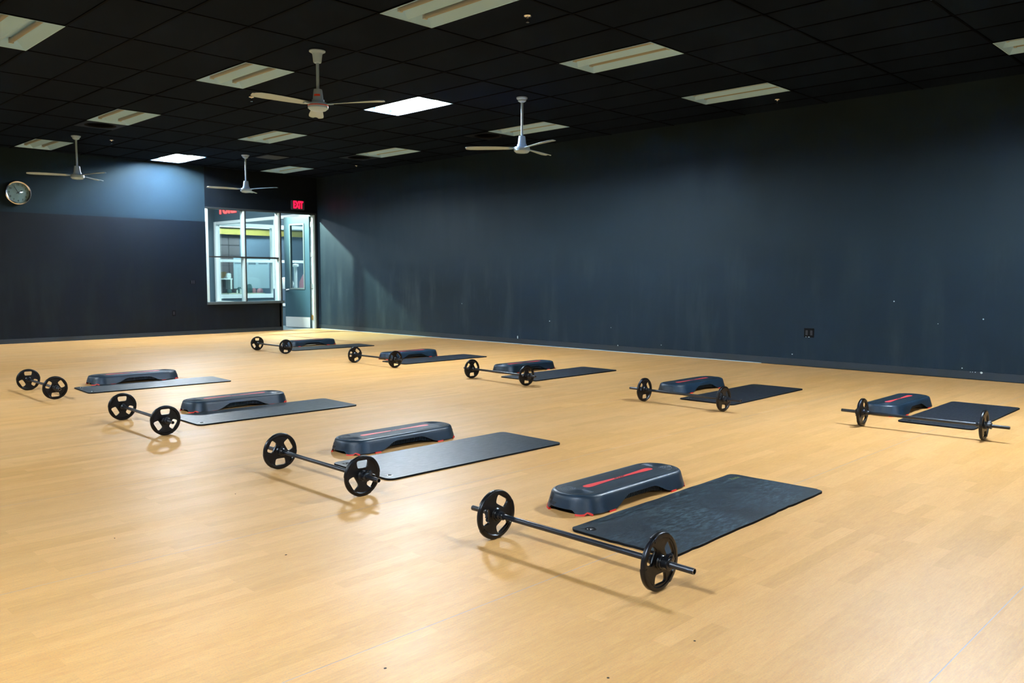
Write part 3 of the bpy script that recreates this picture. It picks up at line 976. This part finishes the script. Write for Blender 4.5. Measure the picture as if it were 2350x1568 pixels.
# ---- wall clock
ck = empty('wall_clock', (-0.012, -6.475, 2.80))
tag(ck, 'round wall clock with chrome rim and pale face high on the left wall', 'clock')
TY = Matrix.Rotation(PI / 2, 4, 'Y')
MB().lathe([(0.0001, 0.0), (0.20, 0.0), (0.218, 0.02), (0.218, 0.045), (0.205, 0.058), (0.185, 0.050), (0.178, 0.030)], 48, TY).build('rim', M['chrome'], ck)
MB().lathe([(0.0001, 0.031), (0.180, 0.031)], 40, TY).build('face', M['clock_face'], ck, smooth=0)
FACE = Matrix.Rotation(PI / 2, 4, 'Z') @ Matrix.Rotation(PI / 2, 4, 'X')   # text faces +x, reads along +y
for hnum in range(1, 13):
    a = rad(90 - 30 * hnum)
    t = text_mesh(str(hnum), 0.045, 0.0004, offset=0.0008)
    t.transform(Matrix.Translation((0.0325, 0.148 * math.cos(a), 0.148 * math.sin(a))) @ FACE)
    link('numeral', t, M['ink'], ck, 0)
def hand(ang_deg, ln, w0, name, xx):
    a = rad(90 - ang_deg)
    R = Matrix.Rotation(a, 4, 'X')
    MB().box(xx, -0.03, -w0 / 2, xx + 0.0015, ln, w0 / 2, R).build(name, M['ink'], ck, smooth=0)
hand(58, 0.085, 0.012, 'hour_hand', 0.034)
hand(330, 0.135, 0.009, 'minute_hand', 0.037)
MB().lathe([(0.0001, 0.033), (0.011, 0.033), (0.011, 0.041), (0.0001, 0.041)], 14, TY).build('hub', M['ink'], ck)
gc = MB().lathe([(0.0001, 0.056), (0.10, 0.055), (0.184, 0.050)], 40, TY).build('cover_glass', M['glass'], ck)

# ---- exit sign
ex = empty('exit_sign', (0.0, -0.607, 2.93))
tag(ex, 'glowing red exit sign on the black wall above the door', 'sign')
MB().box(0.0, -0.172, -0.108, 0.045, 0.172, 0.108).build('housing', M['exit_box'], ex, bevel=0.008)
t = text_mesh('EXIT', 0.205, 0.002, offset=0.006)
t.transform(Matrix.Translation((0.0465, 0, 0)) @ FACE @ Matrix.Diagonal((0.62, 1.12, 1, 1)))
link('exit_letters', t, M['exit_red'], ex, 0)

# ---- outlets and switches
def outlet(name, loc, rot, w0, h0, label, cat, toggles):
    t = empty(name, loc)
    t.rotation_euler = rot
    tag(t, label, cat)
    MB().box(-w0 / 2, -0.006, -h0 / 2, w0 / 2, 0, h0 / 2).build('cover_plate', M['outlet'], t, bevel=0.002)
    for x in toggles:
        MB().box(x - 0.016, -0.009, -0.034, x + 0.016, -0.006, 0.034).build('socket', mat('black_socket', (0.004, 0.004, 0.004), 0.5), t, bevel=0.001)
    return t
ol = outlet('power_outlet', (12.31, yr(12.31), 0.477), (0, 0, 0), 0.145, 0.128, 'black double-gang outlet low on the right wall', 'outlet', (-0.034, 0.034))
MB().box(-0.045, -0.010, -0.062, -0.036, -0.006, -0.056).box(-0.01, -0.010, -0.062, 0.012, -0.006, -0.056).build('scratch_mark', M['chip'], ol, smooth=0)
outlet('wall_switch', (0.0, -3.19, 1.135), (0, 0, PI / 2), 0.12, 0.075, 'black switch plate on the left wall beside the window', 'switch', (-0.02, 0.025))
outlet('floor_outlet', (0.0, -3.62, 0.478), (0, 0, PI / 2), 0.075, 0.12, 'black outlet low on the left wall, left of and below the window', 'outlet', (0.0,))

# ---- weight plate / barbell
HOLE = [(-0.035, 0.045), (0.035, 0.045), (0.0435, 0.0915), (-0.0435, 0.0915)]
def web_mesh():
    outer = [(0.1 * math.cos(2 * PI * k / 48), 0.1 * math.sin(2 * PI * k / 48)) for k in range(48)]
    outs = [outer, [(0.014 * math.cos(2 * PI * k / 20), 0.014 * math.sin(2 * PI * k / 20)) for k in range(20)]]
    base = round_poly(HOLE, 0.0165)
    for k in range(3):
        a = 2 * PI * k / 3 - PI / 2
        outs.append([(x * math.cos(a) - y * math.sin(a), x * math.sin(a) + y * math.cos(a)) for x, y in base])
    me = curve_mesh(outs, 0.0050, 0.0020)
    return me
WEB = web_mesh()   # openings centred on angles 0, 120, 240 degrees
def ringprof(ri, ro, h, c):
    return [(ri, -h + c), (ri + c, -h), (ro - c, -h), (ro - c * .35, -h + c * .35), (ro, -h + c), (ro, h - c), (ro - c * .35, h - c * .35), (ro - c, h), (ri + c, h), (ri, h - c)]
def plate(parent, x, ang, outward):
    """ang: direction of one opening in the (y,z) plane, degrees"""
    o = link('weight_plate', WEB, M['plate'], parent, 40)
    # local plate axis Z -> barbell X ; local X -> Y ; local Y -> Z
    Rm = Matrix(((0, 0, 1, 0), (1, 0, 0, 0), (0, 1, 0, 0), (0, 0, 0, 1)))
    o.matrix_local = Matrix.Translation((x, 0, 0.118)) @ Rm @ Matrix.Rotation(rad(ang), 4, 'Z')
    for nm, me in PSUB:
        c = bpy.data.objects.new(nm, me)
        C.objects.link(c)
        c.parent = o
    return o
PSUB = []
def mk(nm, mb, m, sm=40):
    o = mb.build(nm, m, None, sm)
    PSUB.append((nm, o.data))
    bpy.data.objects.remove(o)
mk('plate_rim', MB().lathe(ringprof(0.0975, 0.118, 0.0105, 0.005), 72, closed_prof=True), M['plate'])
mk('plate_hub', MB().lathe([(0.0135, -0.0125), (0.027, -0.0125), (0.030, -0.0095), (0.033, -0.0065), (0.033, 0.0065), (0.030, 0.0095), (0.027, 0.0125), (0.0135, 0.0125)], 32, closed_prof=True), M['plate'])
for k in range(3):
    a = 60 + 120 * k
    mk('grip_pad', MB().lathe(ringprof(0.0945, 0.1192, 0.0122, 0.0052), 18, None, rad(a - 27), rad(a + 27), closed_prof=True, caps=True), M['plate'])
BARM = {}
def barbell(center, rz, sep, angL, angR, label, clampL=40, clampR=60):
    t = empty('barbell', (center[0], center[1], 0), rz)
    tag(t, label, 'barbell', 'barbells on the floor')
    Lh = 0.632
    def once(nm, mk_, m, k=''):
        if nm + k not in BARM:
            o = mk_().build(nm, m, t)
            BARM[nm + k] = o.data
        else:
            o = link(nm, BARM[nm + k], None, t, 0)
        return o
    T = AX(-Lh)
    L2 = 2 * Lh
    once('bar', lambda: MB().lathe([(0.0100, 0.03), (0.0105, 0.0), (0.0121, 0.0), (0.0127, 0.0012), (0.0127, L2 - 0.0012), (0.0121, L2), (0.0105, L2), (0.0100, L2 - 0.03)], 24, T), M['bar'])
    once('bar_bore', lambda: MB().lathe([(0.0001, 0.02), (0.0101, 0.02), (0.0104, 0.0008)], 16, T), M['hole'])
    once('bar_bore', lambda: MB().lathe([(0.0001, L2 - 0.02), (0.0104, L2 - 0.02), (0.0104, L2 - 0.0008)], 16, T), M['hole'], 'b')
    once('bar_rim', lambda: MB().lathe([(0.0106, -0.0004), (0.0122, -0.0004), (0.0125, 0.0012)], 20, T), M['barend'])
    once('bar_rim', lambda: MB().lathe([(0.0106, L2 + 0.0004), (0.0122, L2 + 0.0004), (0.0125, L2 - 0.0012)], 20, T), M['barend'], 'b')
    for s, ang in ((-1, angL), (1, angR)):
        xp = s * sep / 2
        plate(t, xp, ang, s)
        # inner collar: two rings and a sleeve
        c = MB()
        xi = xp - s * 0.013
        c.lathe([(0.0128, 0), (0.026, 0.0), (0.0275, 0.003), (0.026, 0.007), (0.020, 0.008), (0.020, 0.014), (0.0235, 0.016), (0.0235, 0.021),
                 (0.0185, 0.024), (0.0185, 0.040), (0.0165, 0.043), (0.0128, 0.043)], 28,
                Matrix.Translation((xi, 0, 0.118)) @ Matrix.Rotation(-s * PI / 2, 4, 'Y'))
        c.build('inner_collar', M['clamp'], t)
        c = MB()
        xo = xp + s * 0.013
        ca = rad(clampL if s < 0 else clampR)
        Tm = Matrix.Translation((xo, 0, 0.118)) @ Matrix.Rotation(s * PI / 2, 4, 'Y') @ Matrix.Rotation(ca, 4, 'Z')
        c.lathe([(0.0128, 0), (0.027, 0), (0.029, 0.004), (0.027, 0.008), (0.0225, 0.009), (0.0225, 0.030), (0.0255, 0.032), (0.0255, 0.038), (0.021, 0.041), (0.0128, 0.041)], 26, Tm)
        c.build('outer_collar', M['clamp'], t)
        c = MB()
        c.box(0.016, -0.011, 0.008, 0.034, 0.011, 0.034, Tm)
        c.lathe([(0.0001, -0.016), (0.008, -0.016), (0.011, -0.012), (0.011, 0.012), (0.008, 0.016), (0.0001, 0.016)], 12,
                Tm @ Matrix.Translation((0.036, 0, 0.022)) @ Matrix.Rotation(PI / 2, 4, 'X'))
        c.box(0.002, 0.016, 0.012, 0.030, 0.024, 0.030, Tm)
        c.box(0.018, -0.020, 0.014, 0.036, -0.010, 0.032, Tm)
        c.build('clamp_lever', M['clamp'], t, bevel=0.0015)
    return t
BB = [  # plate contacts left, right, opening angles, label
    ((14.656, -8.469), (15.595, -8.476), 60, 270, 'black barbell nearest the camera, its right bar end pointing at the bottom right'),
    ((12.62, -8.44), (13.558, -8.461), 270, 90, 'black barbell in the centre of the photo, second nearest in the front row'),
    ((9.965, -8.437), (10.929, -8.47), 90, 90, 'black barbell in the left front with its orange floor reflection, third in the front row'),
    ((7.266, -8.426), (8.215, -8.444), 90, 270, 'black barbell at the far left edge of the front row'),
    ((4.457, -4.139), (5.402, -4.151), 90, 150, 'smallest and farthest black barbell, below the window and door'),
    ((7.359, -4.172), (8.311, -4.172), 50, 40, 'black barbell second from the left in the back row'),
    ((9.936, -4.238), (10.904, -4.279), 270, 270, 'black barbell in the middle of the back row'),
    ((12.573, -4.311), (13.475, -4.321), 270, 270, 'black barbell second from the right in the back row'),
    ((14.704, -4.179), (15.619, -4.145), 60, 270, 'black barbell at the far right of the back row')]
for k, (a, b, aL, aR, lb) in enumerate(BB):
    dx, dy = b[0] - a[0], b[1] - a[1]
    barbell(((a[0] + b[0]) / 2, (a[1] + b[1]) / 2), math.atan2(dy, dx), math.hypot(dx, dy) + 0.0, aL, aR, lb,
            random.choice((20, 150, 210)) if k else 200, random.choice((30, 120, 250)) if k else 120)

# ---- exercise mats
def mat_outline(w0, l0, r, wob, seed):
    rnd = random.Random(seed)
    out = []
    base = rrect(w0 / 2, l0 / 2, r, 7)
    n = len(base)
    for i in range(n):
        p, q = Vector(base[i]), Vector(base[(i + 1) % n])
        k = max(1, int((q - p).length / 0.04))
        for j in range(k):
            out.append(p + (q - p) * j / k)
    res = []
    for i, p in enumerate(out):
        t = i * 0.35
        d = wob * (math.sin(t * 1.3 + seed) + 0.6 * math.sin(t * 3.1 + 2 * seed)) * 0.5
        if wob > 0.002 and rnd.random() < 0.05: d -= 0.005
        res.append((p.x * (1 + d / 0.4), p.y + (d if abs(p.y) > l0 / 2 - .02 else 0)))
    return res
def gym_mat(cx, cy, rz, w0, l0, m, label, worn=False, seed=1, text=False, holes=(1, 1)):
    t = empty('exercise_mat', (cx, cy, 0), rz)
    tag(t, label, 'mat', 'exercise mats on the floor')
    hx, hy, hr = w0 / 2 - 0.085, l0 / 2 - 0.06, 0.019
    outs = [mat_outline(w0, l0, 0.045, 0.005 if worn else 0.0012, seed)]
    hs = [(-hx, -hy)] * holes[0] + [(hx, -hy)] * holes[1]
    for a, b in hs:
        outs.append([(a + hr * math.cos(2 * PI * k / 20), b + hr * math.sin(2 * PI * k / 20)) for k in range(20)])
    me = curve_mesh(outs, 0.0060, 0.0015)
    me.transform(Matrix.Translation((0, 0, 0.0049)))
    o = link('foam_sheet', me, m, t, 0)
    me.materials.append(M['foam_edge_shade'])
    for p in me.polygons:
        if abs(p.normal.z) < 0.5: p.material_index = 1  # upright faces take the painted shade
    for a, b in hs:
        g = MB().lathe([(0.014, 0.0105), (0.015, 0.0130), (0.024, 0.0137), (0.030, 0.0128), (0.0305, 0.0120), (0.020, 0.012)], 24)
        g = g.build('eyelet', M['steel'] if False else M['clamp'], t)
        g.location = (a, b, 0)
        g2 = MB().lathe([(0.0001, 0.004), (0.010, 0.0045), (0.013, 0.009), (0.0155, 0.0130), (0.0145, 0.0134), (0.011, 0.009)], 20)
        g2 = g2.build('eyelet_ring', M['chrome'], t)
        g2.location = (a, b, 0)
    if worn:
        # small nicks and tears: dark slits pressed into the surface
        for (x, y, ln, an) in ((0.00, -0.60, 0.10, 75), (0.17, -0.70, 0.012, 20), (0.12, -0.62, 0.012, 10), (0.12, 0.55, 0.025, 170), (0.14, 0.52, 0.02, 150), (-0.10, 0.62, 0.02, 10), (-0.02, 0.66, 0.015, 0), (0.05, 0.60, 0.015, 30)):
            n_ = MB().box(-ln / 2, -0.0012, 0.0118, ln / 2, 0.0012, 0.0126, Matrix.Rotation(rad(an), 4, 'Z')).build('tear', M['ink'], t, smooth=0)
            n_.location = (x, y, 0)
    if text:
        tm = text_mesh('MATZ', 0.036, 0.0004, offset=0.0003)
        tm.transform(Matrix.Translation((-w0 / 2 + 0.075, l0 / 2 - 0.10, 0.0126)) @ Matrix.Rotation(rad(-96), 4, 'Z'))
        link('printed_name', tm, M['yellow'], t, 0)
    return t
MT = [
    (15.120, -7.325, 0.5, 0.60, 1.60, 'mat_worn', 'worn slate mat with nicked edges and yellow print beside the nearest step', 3, True, (1, 0), 1),
    (13.080, -7.337, -0.6, 0.64, 1.60, 'mat_a', 'grey mat with pale sheen and two eyelets in the centre of the photo', 4, False, (1, 1), 0),
    (10.450, -7.313, -1.3, 0.62, 1.58, 'mat_a', 'slate mat right of the barbell with the orange reflection', 5, False, (0, 1), 0),
    (7.800, -7.257, -3.4, 0.60, 1.58, 'mat_a', 'slate mat in front of the leftmost step', 6, False, (1, 1), 0),
    (4.828, -2.977, -4.2, 0.57, 1.60, 'mat_b', 'thin dark mat farthest away, beside the smallest barbell', 7, False, (0, 0), 0),
    (7.820, -3.015, -1.0, 0.57, 1.62, 'mat_b', 'dark mat second from the left in the back row', 8, False, (0, 0), 0),
    (10.418, -3.118, 0.0, 0.60, 1.63, 'mat_b', 'dark mat in the middle of the back row', 9, False, (0, 0), 0),
    (13.045, -3.156, 0.8, 0.61, 1.60, 'mat_b', 'black mat second from the right in the back row with a tiny yellow mark', 10, False, (1, 0), 0),
    (15.130, -2.975, 0.6, 0.60, 1.56, 'mat_b', 'black mat at the far right of the back row', 11, False, (1, 0), 0)]
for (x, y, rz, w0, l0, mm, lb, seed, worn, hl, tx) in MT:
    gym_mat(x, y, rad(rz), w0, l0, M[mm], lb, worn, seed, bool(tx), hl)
# crease lines on the leftmost mat
tmm = [o for o in C.objects if o.get('label') == MT[3][6]][0]
for y in (-0.16, 0.12):
    MB().box(-0.27, y - 0.003, 0.0118, 0.27, y + 0.003, 0.0124).build('fold_crease', M['mat_b'], tmm, smooth=0)
mh = [o for o in C.objects if o.get('label') == MT[7][6]][0]
MB().box(-0.27, 0.70, 0.0122, -0.17, 0.712, 0.0126).build('yellow_mark', M['yellow'], mh, smooth=0)

# ---- aerobic step platforms
FLR = 0.026
SA, SB, SR, SH = 0.1815, 0.525, 0.169, 0.102
def perim():
    """dense outline of the base: list of (x, y, nx, ny)"""
    pts = []
    def seg(p, q, nrm, step=0.0125):
        p, q = Vector(p), Vector(q)
        k = max(1, int((q - p).length / step))
        for i in range(k):
            r = p + (q - p) * i / k
            pts.append((r.x, r.y, nrm[0], nrm[1]))
    def arc(cx, cy, a0, k=16):
        for i in range(k):
            t = rad(a0 + 90 * i / k)
            pts.append((cx + SR * math.cos(t), cy + SR * math.sin(t), math.cos(t), math.sin(t)))
    seg((SA, -SB + SR), (SA, SB - SR), (1, 0))
    arc(SA - SR, SB - SR, 0)
    seg((SA - SR, SB), (-SA + SR, SB), (0, 1))
    arc(-SA + SR, SB - SR, 90)
    seg((-SA, SB - SR), (-SA, -SB + SR), (-1, 0))
    arc(-SA + SR, -SB + SR, 180)
    seg((-SA + SR, -SB), (SA - SR, -SB), (0, -1))
    arc(SA - SR, -SB + SR, 270)
    return pts
PP = perim()
def sm(t):
    t = max(0.0, min(1.0, t))
    return t * t * (3 - 2 * t)
def zbot(x, y):
    z = 0.009
    if abs(x) > SA - 0.03 and abs(y) < 0.275:
        z = 0.009 + 0.054 * sm((0.275 - abs(y)) / 0.17)
    if abs(y) > 0.40 and abs(x) < 0.098:
        z = 0.009 + 0.019 * sm((0.098 - abs(x)) / 0.025)
    return z
def at(p, off, z):
    return (p[0] + p[2] * off, p[1] + p[3] * off, z)
def fl_(z):
    return -FLR * (z / 0.090)
def step_proto():
    t = empty('step_platform')
    lp = []
    for f in (0, 0.25, 0.5, 0.75, 1.0):
        lp.append([at(p, fl_(zbot(p[0], p[1]) + (0.086 - zbot(p[0], p[1])) * f), zbot(p[0], p[1]) + (0.086 - zbot(p[0], p[1])) * f) for p in PP])
    for off, z in ((-FLR - 0.001, 0.0895), (-FLR - 0.0045, 0.0945), (-FLR - 0.0095, 0.0985), (-FLR - 0.0155, 0.1008), (-FLR - 0.0215, 0.1020), (-FLR - 0.0235, 0.1005), (-FLR - 0.028, 0.1000)):
        lp.append([at(p, off, z) for p in PP])
    inner = [[at(p, fl_(zbot(p[0], p[1]) + 0.002) - 0.006, zbot(p[0], p[1]) + 0.002) for p in PP], [at(p, -0.056, 0.088) for p in PP]]
    b = MB()
    b.loops(list(reversed(inner)) + lp, cap_first=True, cap_last=True)
    b.build('deck_shell', M['shell'], t, smooth=40)
    # tread surface
    td = MB()
    td.loops([[at(p, -FLR - 0.0245, 0.1003) for p in PP], [at(p, -FLR - 0.0255, 0.1028) for p in PP], [at(p, -FLR - 0.027, 0.1034) for p in PP]], cap_last=True)
    td.build('tread_pad', M['tread'], t, smooth=30)
    # concentric grip rings at both ends
    for s in (-1, 1):
        g = MB()
        for k in range(8):
            r = 0.025 + 0.0105 * k
            T = Matrix.Translation((0, s * (SB - FLR - 0.022 - 0.118), 0.1036))
            g.lathe([(r - 0.0016, 0), (r, 0.0010), (r + 0.0016, 0)], 20, T, 0 if s > 0 else PI, PI if s > 0 else 2 * PI)
        g.build('grip_rings', M['shell'], t, smooth=0)
    # stripe
    half = []
    for y, w0 in ((0.0, .0105), (0.06, .011), (0.13, .0145), (0.20, .0195), (0.26, .0240), (0.290, .0240), (0.303, .0205), (0.311, .013), (0.314, .005)):
        half.append((y, w0))
    outl = [(w0, y) for y, w0 in half] + [(-w0, y) for y, w0 in reversed(half)] + [(-w0, -y) for y, w0 in half[1:]] + [(w0, -y) for y, w0 in reversed(half[1:])]
    me = curve_mesh([outl], 0.0004)
    me.transform(Matrix.Translation((0, 0, 0.1042)))
    st = link('red_stripe', me, M['red'], t, 0)
    tx = text_mesh('STEP', 0.021, 0.0002, offset=0.0008, shear=0.2)
    tx.transform(Matrix.Translation((0, 0, 0.1048)) @ Matrix.Rotation(PI / 2, 4, 'Z') @ Matrix.Diagonal((2.2, 0.8, 1, 1)))
    link('stripe_logo', tx, M['ink'], st, 0)
    # ribbed recess under each long side
    for s in (-1, 1):
        rb = MB()
        n = 25
        lo, hi, lo2, hi2 = [], [], [], []
        for k in range(n + 1):
            y = -0.265 + 0.53 * k / n
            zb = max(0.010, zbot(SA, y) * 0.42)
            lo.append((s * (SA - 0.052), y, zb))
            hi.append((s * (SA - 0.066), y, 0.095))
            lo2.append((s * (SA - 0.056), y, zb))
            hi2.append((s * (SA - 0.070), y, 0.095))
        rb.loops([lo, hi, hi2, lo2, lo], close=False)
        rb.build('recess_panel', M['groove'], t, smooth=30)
        rr_ = MB()
        for k in range(34):
            y = -0.255 + 0.51 * k / 33
            zb = max(0.011, zbot(SA, y) * 0.44)
            rr_.box(min(s * (SA - 0.058), s * (SA - 0.043)), y - 0.0028, zb, max(s * (SA - 0.058), s * (SA - 0.043)), y + 0.0028, 0.088)
        rr_.build('side_ribs', M['shell'], t, smooth=0)
    # raised lettering on both ends
    for s in (-1, 1):
        for txt, x0, dz, sz in (('THE', -0.112, 0.060, 0.017), ('STEP', -0.100, 0.042, 0.023)):
            tx = text_mesh(txt, sz, 0.0006, 'LEFT', 0.35, 0.0007)
            for v in tx.vertices:
                x, z, dep = x0 + v.co.x * 1.25, dz + v.co.y, v.co.z
                off = fl_(z) + 0.0006 + dep
                cx = max(-(SA - SR), min(SA - SR, x))
                rr2 = (SR + off) ** 2 - (x - cx) ** 2
                y = -(SB - SR) - math.sqrt(max(rr2, 0.0))
                v.co = (x, y, z) if s < 0 else (-x, -y, z)
            link('end_lettering', tx, M['groove'], t, 0)
    # red rubber feet that follow the outline
    n = len(PP)
    def foot(i0, i1, bumpy):
        f = MB()
        idx = list(range(i0, i1 + 1))
        ol, ou, il, iu = [], [], [], []
        for q, i in enumerate(idx):
            p = PP[i % n]
            u = q / max(1, len(idx) - 1)
            z0 = 0.0
            z1 = max(0.0095, zbot(p[0], p[1]) + 0.0005) if not bumpy else 0.0095
            if bumpy:
                bq = math.exp(-((u - bumpy) / 0.17) ** 4)
                z1 = 0.0095 + 0.0115 * bq
                z0 = 0.0 + 0.0135 * math.exp(-((u - bumpy) / 0.13) ** 4)
            ol.append(at(p, fl_(z0) + 0.0014, z0))
            ou.append(at(p, fl_(z1) + 0.0014, z1))
            il.append(at(p, -0.012, z0))
            iu.append(at(p, -0.012, z1))
        f.loops([ol, ou, iu, il, ol], close=False)
        k = len(idx)
        f.f.append((0, k, 2 * k, 3 * k))
        f.f.append((k - 1, 2 * k - 1, 3 * k - 1, 4 * k - 1))
        f.build('rubber_foot', M['redfoot'], t, smooth=30)
    def find(x, y):
        return min(range(n), key=lambda i: (PP[i][0] - x) ** 2 + (PP[i][1] - y) ** 2)
    for sx in (-1, 1):
        for sy in (-1, 1):
            # corner foot beside the end cut-out, and foot at the arch spring
            i = find(sx * 0.108, sy * (SB - 0.03))
            lo_b = (sx * sy > 0)      # direction of travel along the outline
            if lo_b:
                foot(i - 5, i + 1, 0.30)
            else:
                foot(i - 1, i + 5, 0.70)
            j = find(sx * SA, sy * 0.295)
            foot(j - 2, j + 2, 0)
    return t
ST = [
    (14.594, -7.412, 0.0, 'navy-grey step platform with a red stripe nearest the camera, beside the worn mat'),
    (12.498, -7.403, 0.0, 'step platform with a red stripe in the centre of the photo, behind the second barbell'),
    (9.932, -7.368, -0.5, 'step platform in the left front, behind the barbell with the orange reflection'),
    (7.255, -7.292, -1.0, 'step platform at the far left of the front row'),
    (4.195, -2.965, -2.0, 'farthest step platform, partly behind the smallest barbell'),
    (7.278, -3.111, -0.5, 'step platform second from the left in the back row'),
    (9.777, -3.130, 0.0, 'step platform in the middle of the back row'),
    (12.423, -3.184, 0.0, 'step platform second from the right in the back row'),
    (14.602, -3.048, 0.0, 'step platform at the far right of the back row')]
sp0 = step_proto()
for k, (x, y, rz, lb) in enumerate(ST):
    o = sp0 if k == 0 else dup(sp0)
    o.location = (x, y, 0)
    o.rotation_euler = (0, 0, rad(rz))
    tag(o, lb, 'step platform', 'step platforms on the floor')
